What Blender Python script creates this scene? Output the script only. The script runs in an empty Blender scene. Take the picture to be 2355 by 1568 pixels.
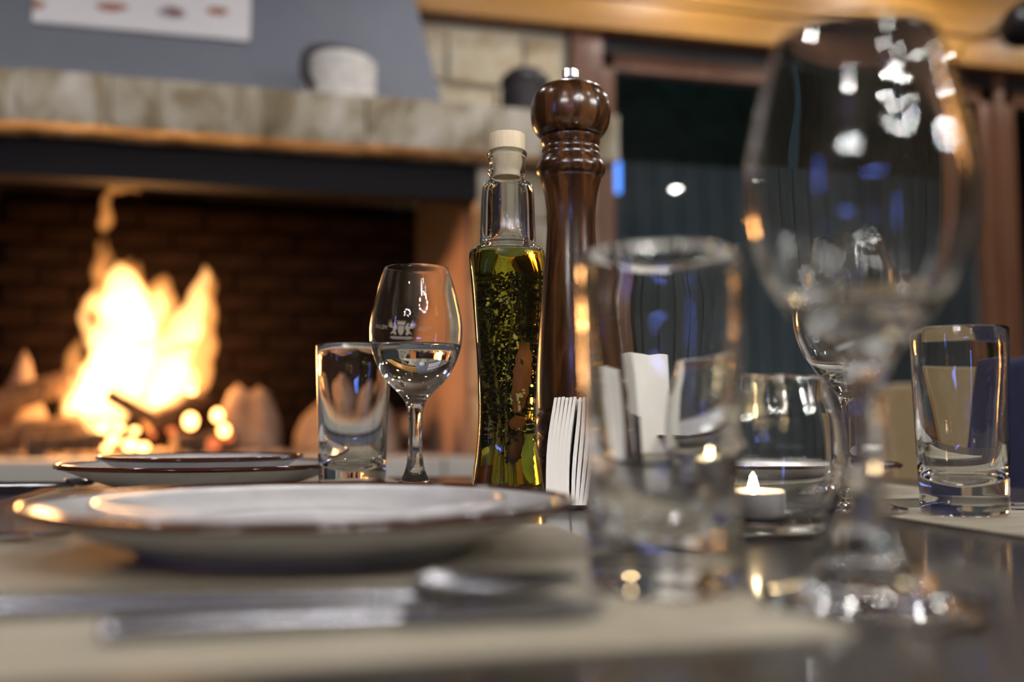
import bpy, bmesh, math, random
from mathutils import Vector, Matrix

random.seed(7)
S = bpy.context.scene
COL = S.collection
R = math.radians
PI = math.pi

# ------------------------------------------------------------------ camera
TZ = 0.75                     # table top height
CAMZ = TZ + 0.067
YAW, PITCH = R(14.0), R(4.77)
F = 35.0 / 36.0 * 2355.0      # focal length in pixels of the 2355 x 1568 frame
cam_d = bpy.data.cameras.new('camera')
cam = bpy.data.objects.new('camera', cam_d); COL.objects.link(cam)
cam.location = (0, 0, CAMZ)
cam.rotation_euler = (PI / 2 + PITCH, 0, -YAW)
cam_d.lens, cam_d.sensor_width = 35.0, 36.0
cam_d.clip_start = 0.01
cam_d.dof.use_dof = True
cam_d.dof.focus_distance = 0.80
cam_d.dof.aperture_fstop = 2.8
S.camera = cam

# ------------------------------------------------------------------ world: night sky
w = bpy.data.worlds.new('night'); S.world = w; w.use_nodes = True
w.node_tree.nodes['Background'].inputs[0].default_value = (0.030, 0.062, 0.085, 1)
w.node_tree.nodes['Background'].inputs[1].default_value = 0.45

S.view_settings.view_transform = 'Standard'
S.view_settings.look = 'None'
S.view_settings.gamma = 1
S.view_settings.use_curve_mapping = False
S.view_settings.exposure = 0.1
LAMP = 720.0      # radiance of the chandelier bulbs
SPOT = 330.0      # radiance of the recessed ceiling lamps
FIRE_W = 27.0     # light of the burning logs
try:
    S.cycles.max_bounces = 24; S.cycles.transmission_bounces = 22; S.cycles.glossy_bounces = 8
    S.cycles.diffuse_bounces = 4; S.cycles.transparent_max_bounces = 32
    S.cycles.sample_clamp_indirect = 90.0
    S.cycles.blur_glossy = 0.3
    S.cycles.use_denoising = True
except Exception:
    pass

# pixel -> direction -> point on something real
RM = cam.rotation_euler.to_matrix()
FWD = Vector((math.sin(YAW), math.cos(YAW), 0))
def ray(px, py):
    return RM @ Vector((px - 1177.5, 784.0 - py, -F))
def at_depth(px, py, Y):
    d = ray(px, py); return cam.location + d * (Y / d.dot(FWD))
def on_z(px, py, z):
    d = ray(px, py); return cam.location + d * ((z - CAMZ) / d.z)
def on_v(px, py, v):
    d = ray(px, py); return cam.location + d * (v / d.y)

# ------------------------------------------------------------------ materials
MATS = {}
def mat(name, base=(.5, .5, .5), rough=.5, metal=0., **kw):
    m = bpy.data.materials.new(name); m.use_nodes = True
    b = m.node_tree.nodes['Principled BSDF']
    b.inputs['Base Color'].default_value = (*base, 1)
    b.inputs['Roughness'].default_value = rough
    b.inputs['Metallic'].default_value = metal
    for k, v in kw.items():
        b.inputs[k.replace('_', ' ')].default_value = v
    MATS[name] = m
    return m
def N(m, t, **kw):
    n = m.node_tree.nodes.new(t)
    for k, v in kw.items(): setattr(n, k, v)
    return n
def L(m, a, b): m.node_tree.links.new(a, b)
def bsdf(m): return m.node_tree.nodes['Principled BSDF']
def coords(m, scale=(1, 1, 1), rot=(0, 0, 0), space='Object'):
    tc = N(m, 'ShaderNodeTexCoord'); mp = N(m, 'ShaderNodeMapping')
    mp.inputs['Scale'].default_value = scale; mp.inputs['Rotation'].default_value = rot
    L(m, tc.outputs[space], mp.inputs['Vector']); return mp.outputs['Vector']
def noise(m, vec, scale=5., detail=4., rough=.55, dist=0.):
    n = N(m, 'ShaderNodeTexNoise')
    n.inputs['Scale'].default_value = scale; n.inputs['Detail'].default_value = detail
    n.inputs['Roughness'].default_value = rough; n.inputs['Distortion'].default_value = dist
    L(m, vec, n.inputs['Vector']); return n.outputs['Fac']
def ramp(m, fac, stops):
    r = N(m, 'ShaderNodeValToRGB'); e = r.color_ramp.elements
    while len(e) < len(stops): e.new(.5)
    for el, (p, c) in zip(e, stops): el.position = p; el.color = (*c, 1)
    L(m, fac, r.inputs['Fac']); return r.outputs['Color']
def bump(m, h, strength=.3, dist=.01):
    b = N(m, 'ShaderNodeBump'); b.inputs['Strength'].default_value = strength; b.inputs['Distance'].default_value = dist
    L(m, h, b.inputs['Height']); L(m, b.outputs['Normal'], bsdf(m).inputs['Normal'])
def noisy(name, stops, scale, rough=.7, stretch=(1, 1, 1), bstr=.3, bdist=.01, space='Object', dist=0., detail=5., **kw):
    m = mat(name, rough=rough, **kw)
    v = coords(m, stretch, space=space)
    f = noise(m, v, scale, detail, .6, dist)
    L(m, ramp(m, f, stops), bsdf(m).inputs['Base Color'])
    if bstr: bump(m, noise(m, v, scale * 2.2, 5.), bstr, bdist)
    return m
def glass(name, color=(1, 1, 1), ior=1.5, rough=0.0):
    m = bpy.data.materials.new(name); m.use_nodes = True
    nt = m.node_tree; nt.nodes.clear()
    g = nt.nodes.new('ShaderNodeBsdfGlass'); o = nt.nodes.new('ShaderNodeOutputMaterial')
    g.inputs['Color'].default_value = (*color, 1); g.inputs['IOR'].default_value = ior; g.inputs['Roughness'].default_value = rough
    nt.links.new(g.outputs[0], o.inputs['Surface']); MATS[name] = m; return m
def clear(name, color):
    m = bpy.data.materials.new(name); m.use_nodes = True
    nt = m.node_tree; nt.nodes.clear()
    g = nt.nodes.new('ShaderNodeBsdfTransparent'); o = nt.nodes.new('ShaderNodeOutputMaterial')
    g.inputs['Color'].default_value = (*color, 1)
    nt.links.new(g.outputs[0], o.inputs['Surface']); MATS[name] = m; return m
def emit(name, color, strength):
    m = bpy.data.materials.new(name); m.use_nodes = True
    nt = m.node_tree; nt.nodes.clear()
    g = nt.nodes.new('ShaderNodeEmission'); o = nt.nodes.new('ShaderNodeOutputMaterial')
    g.inputs['Color'].default_value = (*color, 1); g.inputs['Strength'].default_value = strength
    nt.links.new(g.outputs[0], o.inputs['Surface']); MATS[name] = m; return m
def flame_mat(name, color, density):
    m = bpy.data.materials.new(name); m.use_nodes = True
    nt = m.node_tree; nt.nodes.clear()
    g = nt.nodes.new('ShaderNodeEmission'); o = nt.nodes.new('ShaderNodeOutputMaterial')
    g.inputs['Color'].default_value = (*color, 1); g.inputs['Strength'].default_value = density
    nt.links.new(g.outputs[0], o.inputs['Volume']); MATS[name] = m; return m

m_glass = glass('drinking_glass', (.985, .99, .985), 1.5)
m_glass_b = glass('bottle_glass', (.975, .985, .97), 1.48)
m_oil = clear('herb_oil', (1., 1., 1.))
_va = m_oil.node_tree.nodes.new('ShaderNodeVolumeAbsorption'); _va.inputs['Color'].default_value = (.885, .875, .0, 1); _va.inputs['Density'].default_value = 52.
m_oil.node_tree.links.new(_va.outputs[0], [n for n in m_oil.node_tree.nodes if n.type == 'OUTPUT_MATERIAL'][0].inputs['Volume'])
m_water = clear('water', (.985, .99, .99))
m_table = noisy('dark_lacquered_wood', [(.25, (.006, .004, .003)), (.55, (.015, .010, .008)), (.8, (.030, .021, .016))], 3.2,
                rough=.36, stretch=(14, .8, 1), bstr=.10, bdist=.002, dist=.4)
bsdf(m_table).inputs['Specular IOR Level'].default_value = .35
bsdf(m_table).inputs['Coat Weight'].default_value = .6
bsdf(m_table).inputs['Coat Roughness'].default_value = .10
m_mill = noisy('dark_turned_wood', [(.25, (.006, .0022, .001)), (.5, (.046, .016, .005)), (.78, (.18, .074, .022))], 16.,
               rough=.22, stretch=(6, 6, .55), bstr=.06, bdist=.001, dist=.6)
bsdf(m_mill).inputs['Coat Weight'].default_value = .35
bsdf(m_mill).inputs['Coat Roughness'].default_value = .12
m_chrome = mat('brushed_chrome', (.8, .8, .82), .18, 1.)
m_steel = mat('cutlery_steel', (.30, .30, .32), .25, 1.)
m_cork = noisy('pale_cork', [(.3, (.66, .53, .34)), (.7, (.80, .68, .47))], 60., rough=.55, stretch=(3, 3, .5), bstr=.1, bdist=.0005)
m_plate = noisy('cream_stoneware_glaze', [(.35, (.50, .495, .50)), (.65, (.60, .595, .59))], 22., rough=.16, bstr=.02, bdist=.001)
m_rim = mat('brown_rim_glaze', (.050, .012, .006), .10)
m_mat = mat('woven_beige_vinyl', (.55, .49, .38), .6)
v = coords(m_mat, (1, 1, 1))
wv = N(m_mat, 'ShaderNodeTexWave', wave_type='BANDS', bands_direction='X'); wv.inputs['Scale'].default_value = 160; L(m_mat, v, wv.inputs['Vector'])
wv2 = N(m_mat, 'ShaderNodeTexWave', wave_type='BANDS', bands_direction='Y'); wv2.inputs['Scale'].default_value = 160; L(m_mat, v, wv2.inputs['Vector'])
mu = N(m_mat, 'ShaderNodeMath', operation='MULTIPLY'); L(m_mat, wv.outputs['Fac'], mu.inputs[0]); L(m_mat, wv2.outputs['Fac'], mu.inputs[1])
bump(m_mat, mu.outputs[0], .5, .001)
L(m_mat, ramp(m_mat, noise(m_mat, coords(m_mat, (1, 6, 1)), 9.), [(.3, (.30, .26, .19)), (.7, (.46, .415, .315))]), bsdf(m_mat).inputs['Base Color'])
m_paper = mat('white_tissue_paper', (.86, .83, .77), .85)
m_black = mat('black_metal', (.012, .012, .014), .32, .6)
m_tin = mat('tealight_tin', (.80, .78, .80), .42, .85)
m_wax = mat('candle_wax', (.90, .82, .70), .4, Subsurface_Weight=.3)
m_wick = mat('burnt_wick', (.01, .01, .01), .9)
m_candle = emit('candle_flame', (1., .72, .38), 30.)
m_stone = noisy('mantel_stone', [(.30, (.13, .10, .055)), (.43, (.30, .24, .15)), (.55, (.46, .41, .31)), (.70, (.64, .60, .52))], 7.0,
                rough=.85, stretch=(1, 1, .6), bstr=.5, bdist=.02, space='Object', dist=.8)
m_stone2 = noisy('pale_wall_stone', [(.25, (.36, .25, .12)), (.42, (.58, .47, .30)), (.58, (.72, .64, .48)), (.75, (.55, .51, .43))], 6.,
                 rough=.85, bstr=.4, bdist=.02, dist=1.)
m_mortar = mat('pale_mortar', (.55, .50, .41), .9)
m_hood = noisy('grey_plaster', [(.3, (.155, .165, .205)), (.7, (.185, .195, .235))], 2.5, rough=.75, bstr=.12, bdist=.004)
m_lintel = mat('black_steel_lintel', (.008, .008, .011), .55, .0, Specular_IOR_Level=.15)
m_brick = noisy('sooty_firebrick', [(.3, (.003, .0016, .001)), (.6, (.009, .005, .0035)), (.85, (.035, .020, .013))], 6., rough=.95, bstr=.4, bdist=.008, Specular_IOR_Level=.06)
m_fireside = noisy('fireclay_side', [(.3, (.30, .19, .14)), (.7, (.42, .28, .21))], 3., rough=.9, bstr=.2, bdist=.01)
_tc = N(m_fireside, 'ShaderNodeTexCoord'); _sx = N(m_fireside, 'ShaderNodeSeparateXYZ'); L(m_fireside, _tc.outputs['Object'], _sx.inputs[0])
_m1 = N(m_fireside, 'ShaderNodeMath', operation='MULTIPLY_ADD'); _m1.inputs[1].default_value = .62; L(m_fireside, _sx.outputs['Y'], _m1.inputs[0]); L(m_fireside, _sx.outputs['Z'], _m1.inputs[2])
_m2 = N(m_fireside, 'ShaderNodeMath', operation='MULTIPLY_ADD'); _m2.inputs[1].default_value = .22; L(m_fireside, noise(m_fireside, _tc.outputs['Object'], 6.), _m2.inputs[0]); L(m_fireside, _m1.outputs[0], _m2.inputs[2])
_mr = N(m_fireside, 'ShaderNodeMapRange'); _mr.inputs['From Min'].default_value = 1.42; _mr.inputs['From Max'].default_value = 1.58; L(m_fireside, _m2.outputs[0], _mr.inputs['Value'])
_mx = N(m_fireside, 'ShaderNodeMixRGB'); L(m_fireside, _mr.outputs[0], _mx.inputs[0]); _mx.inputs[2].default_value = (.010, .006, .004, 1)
L(m_fireside, bsdf(m_fireside).inputs['Base Color'].links[0].from_socket, _mx.inputs[1]); L(m_fireside, _mx.outputs[0], bsdf(m_fireside).inputs['Base Color'])   # cheeks turn near black above a diagonal, towards top and back
m_ash = noisy('pale_ash', [(.3, (.16, .11, .08)), (.7, (.36, .27, .21))], 8., rough=.95, bstr=.4, bdist=.01)
m_hearth = noisy('hearth_slab_stone', [(.3, (.42, .41, .37)), (.7, (.58, .56, .50))], 3., rough=.7, bstr=.15, bdist=.008)
m_log = noisy('charred_log_bark', [(.3, (.020, .012, .008)), (.6, (.10, .055, .03)), (.85, (.24, .14, .08))], 8., rough=.9, stretch=(5, 5, .8), bstr=.6, bdist=.01)
m_logend = noisy('cut_log_wood', [(.3, (.36, .22, .12)), (.7, (.52, .35, .20))], 20., rough=.9, bstr=.2, bdist=.003)
m_ember = emit('glowing_ember', (1., .42, .12), 10.)
m_coal = emit('dim_coal', (1., .22, .07), 1.1)
m_beam = noisy('honey_pine_board', [(.25, (.36, .16, .032)), (.55, (.56, .27, .055)), (.85, (.66, .37, .09))], 2.2, rough=.45, stretch=(.6, 4, 9), bstr=.08, bdist=.003, dist=.6)
m_frame = noisy('brown_window_wood', [(.3, (.11, .045, .022)), (.7, (.21, .10, .055))], 4., rough=.35, stretch=(9, 9, .7), bstr=.05, bdist=.002)
m_dkframe = mat('dark_window_track', (.018, .016, .018), .4)
m_wall = noisy('dark_timber_wall', [(.3, (.055, .036, .022)), (.7, (.095, .064, .040))], 2., rough=.9, bstr=.1, bdist=.004)
m_floor = noisy('brown_floor_tile', [(.3, (.10, .065, .045)), (.7, (.15, .10, .07))], 3., rough=.4, bstr=.05, bdist=.002)
m_navy = noisy('navy_upholstery', [(.3, (.005, .012, .05)), (.7, (.010, .022, .085))], 90., rough=.75, bstr=.15, bdist=.001)
m_tan = noisy('tan_upholstery', [(.3, (.23, .165, .085)), (.7, (.29, .215, .115))], 60., rough=.55, bstr=.1, bdist=.001)
m_chairleg = mat('dark_chair_wood', (.035, .018, .010), .4)
m_wicker = noisy('white_wicker', [(.3, (.52, .49, .45)), (.65, (.80, .78, .74))], 30., rough=.8, stretch=(1, 1, 3), bstr=.6, bdist=.006)
m_dark = noisy('dark_brown_ceramic', [(.3, (.010, .007, .009)), (.7, (.022, .015, .018))], 8., rough=.5, bstr=.1, bdist=.004)
m_canvas = mat('white_print_paper', (.74, .72, .74), .55)
m_print = mat('orange_brown_print', (.36, .15, .07), .6)
m_print2 = mat('grey_violet_print', (.30, .26, .30), .6)
m_herb = noisy('dried_herb_leaf', [(.3, (.004, .004, .0015)), (.7, (.014, .014, .005))], 200., rough=.7, bstr=0)
m_stem = mat('dried_herb_stem', (.22, .17, .06), .6)
m_greenleaf = mat('bay_leaf_green', (.28, .31, .05), .5)
m_chili = noisy('dried_chili_skin', [(.3, (.09, .018, .005)), (.7, (.27, .065, .018))], 90., rough=.45, stretch=(1, 1, .5), bstr=.2, bdist=.001)
m_darkchili = noisy('dark_chili_skin', [(.3, (.035, .004, .003)), (.7, (.085, .012, .006))], 90., rough=.35, bstr=.2, bdist=.001)
m_seed = mat('pale_mustard_seed', (.75, .66, .40), .5)
m_corn = noisy('peppercorn_skin', [(.3, (.03, .022, .010)), (.7, (.16, .11, .04))], 300., rough=.7, bstr=.2, bdist=.0005)
m_bulb = emit('lamp_bulb', (1., .97, .95), LAMP)
m_spot = emit('spot_lens', (1., .965, .935), SPOT)
m_blue = emit('blue_led', (.16, .28, 1.), 40.)
m_blue2 = emit('blue_garden_led', (.10, .30, 1.), 2.2)
m_grass = noisy('night_lawn', [(.3, (.01, .03, .02)), (.7, (.02, .05, .03))], 5., rough=.95, bstr=.2)
m_hedge = noisy('night_hedge', [(.3, (.02, .08, .055)), (.7, (.12, .30, .20))], 6., rough=.9, bstr=.6, bdist=.05)
m_fence = noisy('weathered_grey_slat', [(.3, (.10, .13, .16)), (.7, (.17, .20, .24))], 4., rough=.85, stretch=(6, 6, .6), bstr=.1)
m_etch = bpy.data.materials.new('frosted_etching'); m_etch.use_nodes = True
_nt = m_etch.node_tree; _nt.nodes.clear()
_d = _nt.nodes.new('ShaderNodeBsdfDiffuse'); _d.inputs[0].default_value = (.85, .83, .8, 1)
_t = _nt.nodes.new('ShaderNodeBsdfTranslucent'); _t.inputs[0].default_value = (.85, .83, .8, 1)
_a = _nt.nodes.new('ShaderNodeMixShader'); _a.inputs[0].default_value = .5
_o = _nt.nodes.new('ShaderNodeOutputMaterial')
_nt.links.new(_d.outputs[0], _a.inputs[1]); _nt.links.new(_t.outputs[0], _a.inputs[2]); _nt.links.new(_a.outputs[0], _o.inputs['Surface'])
# thin window pane: mirror by Fresnel, otherwise clear
m_pane = bpy.data.materials.new('window_pane'); m_pane.use_nodes = True
_nt = m_pane.node_tree; _nt.nodes.clear()
_f = _nt.nodes.new('ShaderNodeFresnel'); _f.inputs['IOR'].default_value = 1.5
_t = _nt.nodes.new('ShaderNodeBsdfTransparent'); _t.inputs[0].default_value = (.93, .97, .96, 1)
_g = _nt.nodes.new('ShaderNodeBsdfGlossy'); _g.inputs['Roughness'].default_value = .01
_a = _nt.nodes.new('ShaderNodeMixShader'); _o = _nt.nodes.new('ShaderNodeOutputMaterial')
_nt.links.new(_f.outputs[0], _a.inputs[0]); _nt.links.new(_t.outputs[0], _a.inputs[1]); _nt.links.new(_g.outputs[0], _a.inputs[2])
_nt.links.new(_a.outputs[0], _o.inputs['Surface'])

# ------------------------------------------------------------------ mesh helpers
class G:
    def __init__(s): s.v = []; s.f = []
    def add(s, vs, fs):
        o = len(s.v); s.v += [tuple(p) for p in vs]; s.f += [tuple(i + o for i in f) for f in fs]; return s
    def box(s, c, d, M=None):
        x, y, z = d[0] / 2, d[1] / 2, d[2] / 2
        vs = [Vector((sx * x, sy * y, sz * z)) for sx in (-1, 1) for sy in (-1, 1) for sz in (-1, 1)]
        if M: vs = [M @ p for p in vs]
        vs = [p + Vector(c) for p in vs]
        return s.add(vs, [(0, 1, 3, 2), (4, 6, 7, 5), (0, 4, 5, 1), (2, 3, 7, 6), (0, 2, 6, 4), (1, 5, 7, 3)])
    def tube(s, pts, rad, n=8, flat=1.0):
        pts = [Vector(p) for p in pts]
        if not isinstance(rad, (list, tuple)): rad = [rad] * len(pts)
        vs, fs = [], []
        up = None
        for i, p in enumerate(pts):
            t = (pts[min(i + 1, len(pts) - 1)] - pts[max(i - 1, 0)]).normalized()
            if up is None:
                up = t.orthogonal().normalized()
            up = (up - t * up.dot(t)).normalized(); sd = t.cross(up)
            for k in range(n):
                a = 2 * PI * k / n
                vs.append(p + up * math.cos(a) * rad[i] + sd * math.sin(a) * rad[i] * flat)
        for i in range(len(pts) - 1):
            for k in range(n):
                a, b = i * n + k, i * n + (k + 1) % n
                fs.append((a, b, b + n, a + n))
        fs.append(tuple(range(n - 1, -1, -1))); fs.append(tuple(range((len(pts) - 1) * n, len(pts) * n)))
        return s.add(vs, fs)
    def ball(s, c, r, n=8, m=5, sc=(1, 1, 1)):
        c = Vector(c); vs = [c + Vector((0, 0, r * sc[2]))]; fs = []
        for j in range(1, m):
            th = PI * j / m
            for k in range(n):
                a = 2 * PI * k / n
                vs.append(c + Vector((r * sc[0] * math.sin(th) * math.cos(a), r * sc[1] * math.sin(th) * math.sin(a), r * sc[2] * math.cos(th))))
        vs.append(c - Vector((0, 0, r * sc[2])))
        for k in range(n): fs.append((0, 1 + k, 1 + (k + 1) % n))
        for j in range(m - 2):
            for k in range(n):
                a, b = 1 + j * n + k, 1 + j * n + (k + 1) % n
                fs.append((a, a + n, b + n, b))
        e = len(vs) - 1
        for k in range(n): fs.append((e, e - n + (k + 1) % n, e - n + k))
        return s.add(vs, fs)
    def lathe(s, prof, n=64, sup=None, rot=0.):
        """prof: (r, z) list; r == 0 gives a pole; sup: superellipse exponent (number or function of z)"""
        rows, vs, fs = [], [], []
        for r, z in prof:
            if r <= 1e-9:
                rows.append([len(vs)]); vs.append((0, 0, z))
            else:
                row = []
                for k in range(n):
                    a = 2 * PI * k / n; q = 1.
                    if sup:
                        e = sup(z) if callable(sup) else sup
                        b = a - rot
                        q = (abs(math.cos(b)) ** e + abs(math.sin(b)) ** e) ** (-1. / e)
                    row.append(len(vs)); vs.append((r * q * math.cos(a), r * q * math.sin(a), z))
                rows.append(row)
        for A, B in zip(rows, rows[1:]):
            for k in range(n):
                k2 = (k + 1) % n
                if len(A) == 1 and len(B) == 1: continue
                if len(A) == 1: fs.append((A[0], B[k2], B[k]))
                elif len(B) == 1: fs.append((A[k], A[k2], B[0]))
                else: fs.append((A[k], A[k2], B[k2], B[k]))
        return s.add(vs, fs)
    def mesh(s, name, smooth=True, bevel=0., sharp=None, seg=2):
        me = bpy.data.meshes.new(name); me.from_pydata(s.v, [], s.f); me.update()
        bm = bmesh.new(); bm.from_mesh(me)
        if bevel:
            bmesh.ops.bevel(bm, geom=[e for e in bm.edges if e.calc_face_angle(0) > .6], offset=bevel, segments=seg, affect='EDGES', profile=.7)
        bmesh.ops.recalc_face_normals(bm, faces=bm.faces)
        for f in bm.faces: f.smooth = smooth
        if smooth:
            lim = R(sharp if sharp else 50)
            for e in bm.edges:
                if e.calc_face_angle(0) > lim: e.smooth = False
        bm.to_mesh(me); bm.free(); return me
def obj(name, g, m, parent=None, loc=(0, 0, 0), rot=(0, 0, 0), **kw):
    me = g if isinstance(g, bpy.types.Mesh) else g.mesh(name, **kw)
    if m and not me.materials: me.materials.append(m)
    o = bpy.data.objects.new(name, me); COL.objects.link(o)
    o.location = loc; o.rotation_euler = rot
    if parent: o.parent = parent
    return o
def tag(o, label, cat, group=None):
    o['label'] = label; o['category'] = cat
    if group: o['group'] = group
    return o
def thing(name, label, cat, loc=(0, 0, 0), rz=0., group=None, rot=None):
    o = bpy.data.objects.new(name, None); COL.objects.link(o); o.empty_display_size = .05
    o.location = loc; o.rotation_euler = rot if rot else (0, 0, rz)
    return tag(o, label, cat, group)
def struct(o): o['kind'] = 'structure'; return o
def stuff(o): o['kind'] = 'stuff'; return o
def copy_tree(o, parent=None):
    c = o.copy(); COL.objects.link(c)
    if parent: c.parent = parent
    for ch in list(o.children): copy_tree(ch, c)
    return c
def cr(pts, n=5):
    """Catmull-Rom through 2-D / 3-D points"""
    out = []; k = len(pts)
    for i in range(k - 1):
        p = [Vector(pts[max(0, min(k - 1, i + j))]) for j in (-1, 0, 1, 2)]
        for a in range(n):
            t = a / n
            out.append(.5 * ((2 * p[1]) + (-p[0] + p[2]) * t + (2 * p[0] - 5 * p[1] + 4 * p[2] - p[3]) * t * t + (-p[0] + 3 * p[1] - 3 * p[2] + p[3]) * t ** 3))
    out.append(Vector(pts[-1])); return out
def cr2(pts, n=5): return [(max(0., p[0]), p[1]) for p in cr(pts, n)]

# ================================================================== THE ROOM
U0, U1, V0, V1, ZC = -2.7, 4.6, -3.4, 4.0, 2.95
struct(obj('floor', G().box(((U0 + U1) / 2, (V0 + V1) / 2, -.05), (U1 - U0 + .4, V1 - V0 + .4, .1)), m_floor, smooth=False))
ceil = struct(obj('ceiling', G().box(((U0 + U1) / 2, (V0 + V1) / 2, ZC + .05), (U1 - U0 + .4, V1 - V0 + .4, .1)), m_wall, smooth=False))
struct(obj('wall_left', G().box((U0 - .1, (V0 + V1) / 2, ZC / 2), (.2, V1 - V0, ZC)), m_wall, smooth=False))
struct(obj('wall_right', G().box((U1 + .1, (V0 + V1) / 2, ZC / 2), (.2, V1 - V0, ZC)), m_wall, smooth=False))
struct(obj('wall_rear', G().box(((U0 + U1) / 2, V0 - .1, ZC / 2), (U1 - U0 + .4, .2, ZC)), m_wall, smooth=False))

# window geometry read off the photograph on the plane of the far wall
UW0 = on_v(1306, 300, V1).x                   # stone ends, window begins
ZW1 = on_v(1500, 88, V1 - .06).z              # under side of the pine header
ZSILL = .50
wf = struct(obj('wall_far', G().box(((U0 + UW0) / 2, V1 + .12, ZC / 2), (UW0 - U0, .2, ZC))
                .box(((UW0 + U1) / 2, V1 + .12, ZSILL / 2), (U1 - UW0, .2, ZSILL))
                .box(((UW0 + U1) / 2, V1 + .12, (ZC + ZW1) / 2), (U1 - UW0, .2, ZC - ZW1)), m_mortar, smooth=False))
# individual pale stones of the wall right of the hood (irregular courses)
rs = random.Random(3)
ZS = ZW1 - .02
z = 1.62
row = 0
while z < ZS - .03:
    h = [.17, .24, .20, .26][row % 4]
    z2 = min(z + h, ZS)
    if ZS - z2 < .08: z2 = ZS
    u = .30 + (row % 2) * .09
    while u < UW0 - .02:
        wd = rs.uniform(.20, .40); u2 = min(u + wd, UW0 - .012)
        if UW0 - u2 < .1: u2 = UW0 - .012
        g = G(); j = lambda: rs.uniform(-.012, .012)
        d = rs.uniform(.03, .05)
        gp = .008
        a = [(u + gp + j(), z + gp + j()), (u2 - gp + j(), z + gp + j()), (u2 - gp + j(), z2 - gp + j()), (u + gp + j(), z2 - gp + j())]
        g.add([(x, V1 + .02, zz) for x, zz in a] + [(x, V1 + .02 - d, zz) for x, zz in a],
              [(3, 2, 1, 0), (4, 5, 6, 7), (0, 1, 5, 4), (1, 2, 6, 5), (2, 3, 7, 6), (3, 0, 4, 7)])
        obj('stone', g, m_stone2, wf, smooth=True, bevel=.012)
        u = u2
    z = z2; row += 1

# honey pine header: boards above the window
hd = struct(obj('trim_1', G().box(((.2 + U1) / 2, V1 - .03, (ZW1 + ZC) / 2 + .001), (U1 - .2, .10, ZC - ZW1 - .004)), m_frame, smooth=False))
zz = ZW1
for i, h in enumerate((.135, .17, .17, .2)):
    z2 = min(zz + h, ZC - .004)
    if z2 - zz < .02: break
    obj('board', G().box(((.2 + U1) / 2, V1 - .095 - .012 * (i % 2), (zz + z2) / 2), (U1 - .2, .04, z2 - zz - .006)), m_beam, hd, smooth=True, bevel=.006)
    zz = z2

# windows
def window(name, u0, u1, lab):
    z0, z1 = ZSILL, ZW1
    o = struct(obj(name, G().box(((u0 + u1) / 2, V1 + .05, z1 - .03), (u1 - u0, .12, .06)), m_dkframe, smooth=True, bevel=.004))
    fw = .075
    obj('top_rail', G().box(((u0 + u1) / 2, V1 + .03, z1 - .06 - fw / 2), (u1 - u0, .07, fw)), m_frame, o, bevel=.006)
    obj('bottom_rail', G().box(((u0 + u1) / 2, V1 + .03, z0 + fw / 2), (u1 - u0, .07, fw)), m_frame, o, bevel=.006)
    obj('stile', G().box((u0 + fw / 2, V1 + .03, (z0 + z1) / 2 - .03), (fw, .07, z1 - z0 - .06)), m_frame, o, bevel=.006)
    obj('stile', G().box((u1 - fw / 2, V1 + .03, (z0 + z1) / 2 - .03), (fw, .07, z1 - z0 - .06)), m_frame, o, bevel=.006)
    obj('pane', G().box(((u0 + u1) / 2, V1 + .04, (z0 + z1) / 2), (u1 - u0 - fw, .006, z1 - z0 - fw)), m_pane, o, smooth=False)
    return o
UPOST0 = UW0
UP1 = on_v(1376, 300, V1).x
UP2 = on_v(2288, 400, V1).x
UP3 = on_v(2306, 400, V1).x
struct(obj('trim_2', G().box(((UPOST0 + UP1) / 2, V1 + .0, ZW1 / 2), (UP1 - UPOST0, .14, ZW1 - .004)), m_frame, smooth=True, bevel=.008))
window('window_1', UP1, UP2, '')
struct(obj('trim_3', G().box(((UP2 + UP3) / 2, V1 + .02, (ZW1 + ZSILL) / 2), (UP3 - UP2, .10, ZW1 - ZSILL)), m_frame, smooth=True, bevel=.006))
window('window_2', UP3, U1 - .02, '')
struct(obj('trim_4', G().box(((UW0 + U1) / 2, V1 - .02, ZSILL - .02), (U1 - UW0, .22, .04)), m_frame, smooth=True, bevel=.008))

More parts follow.
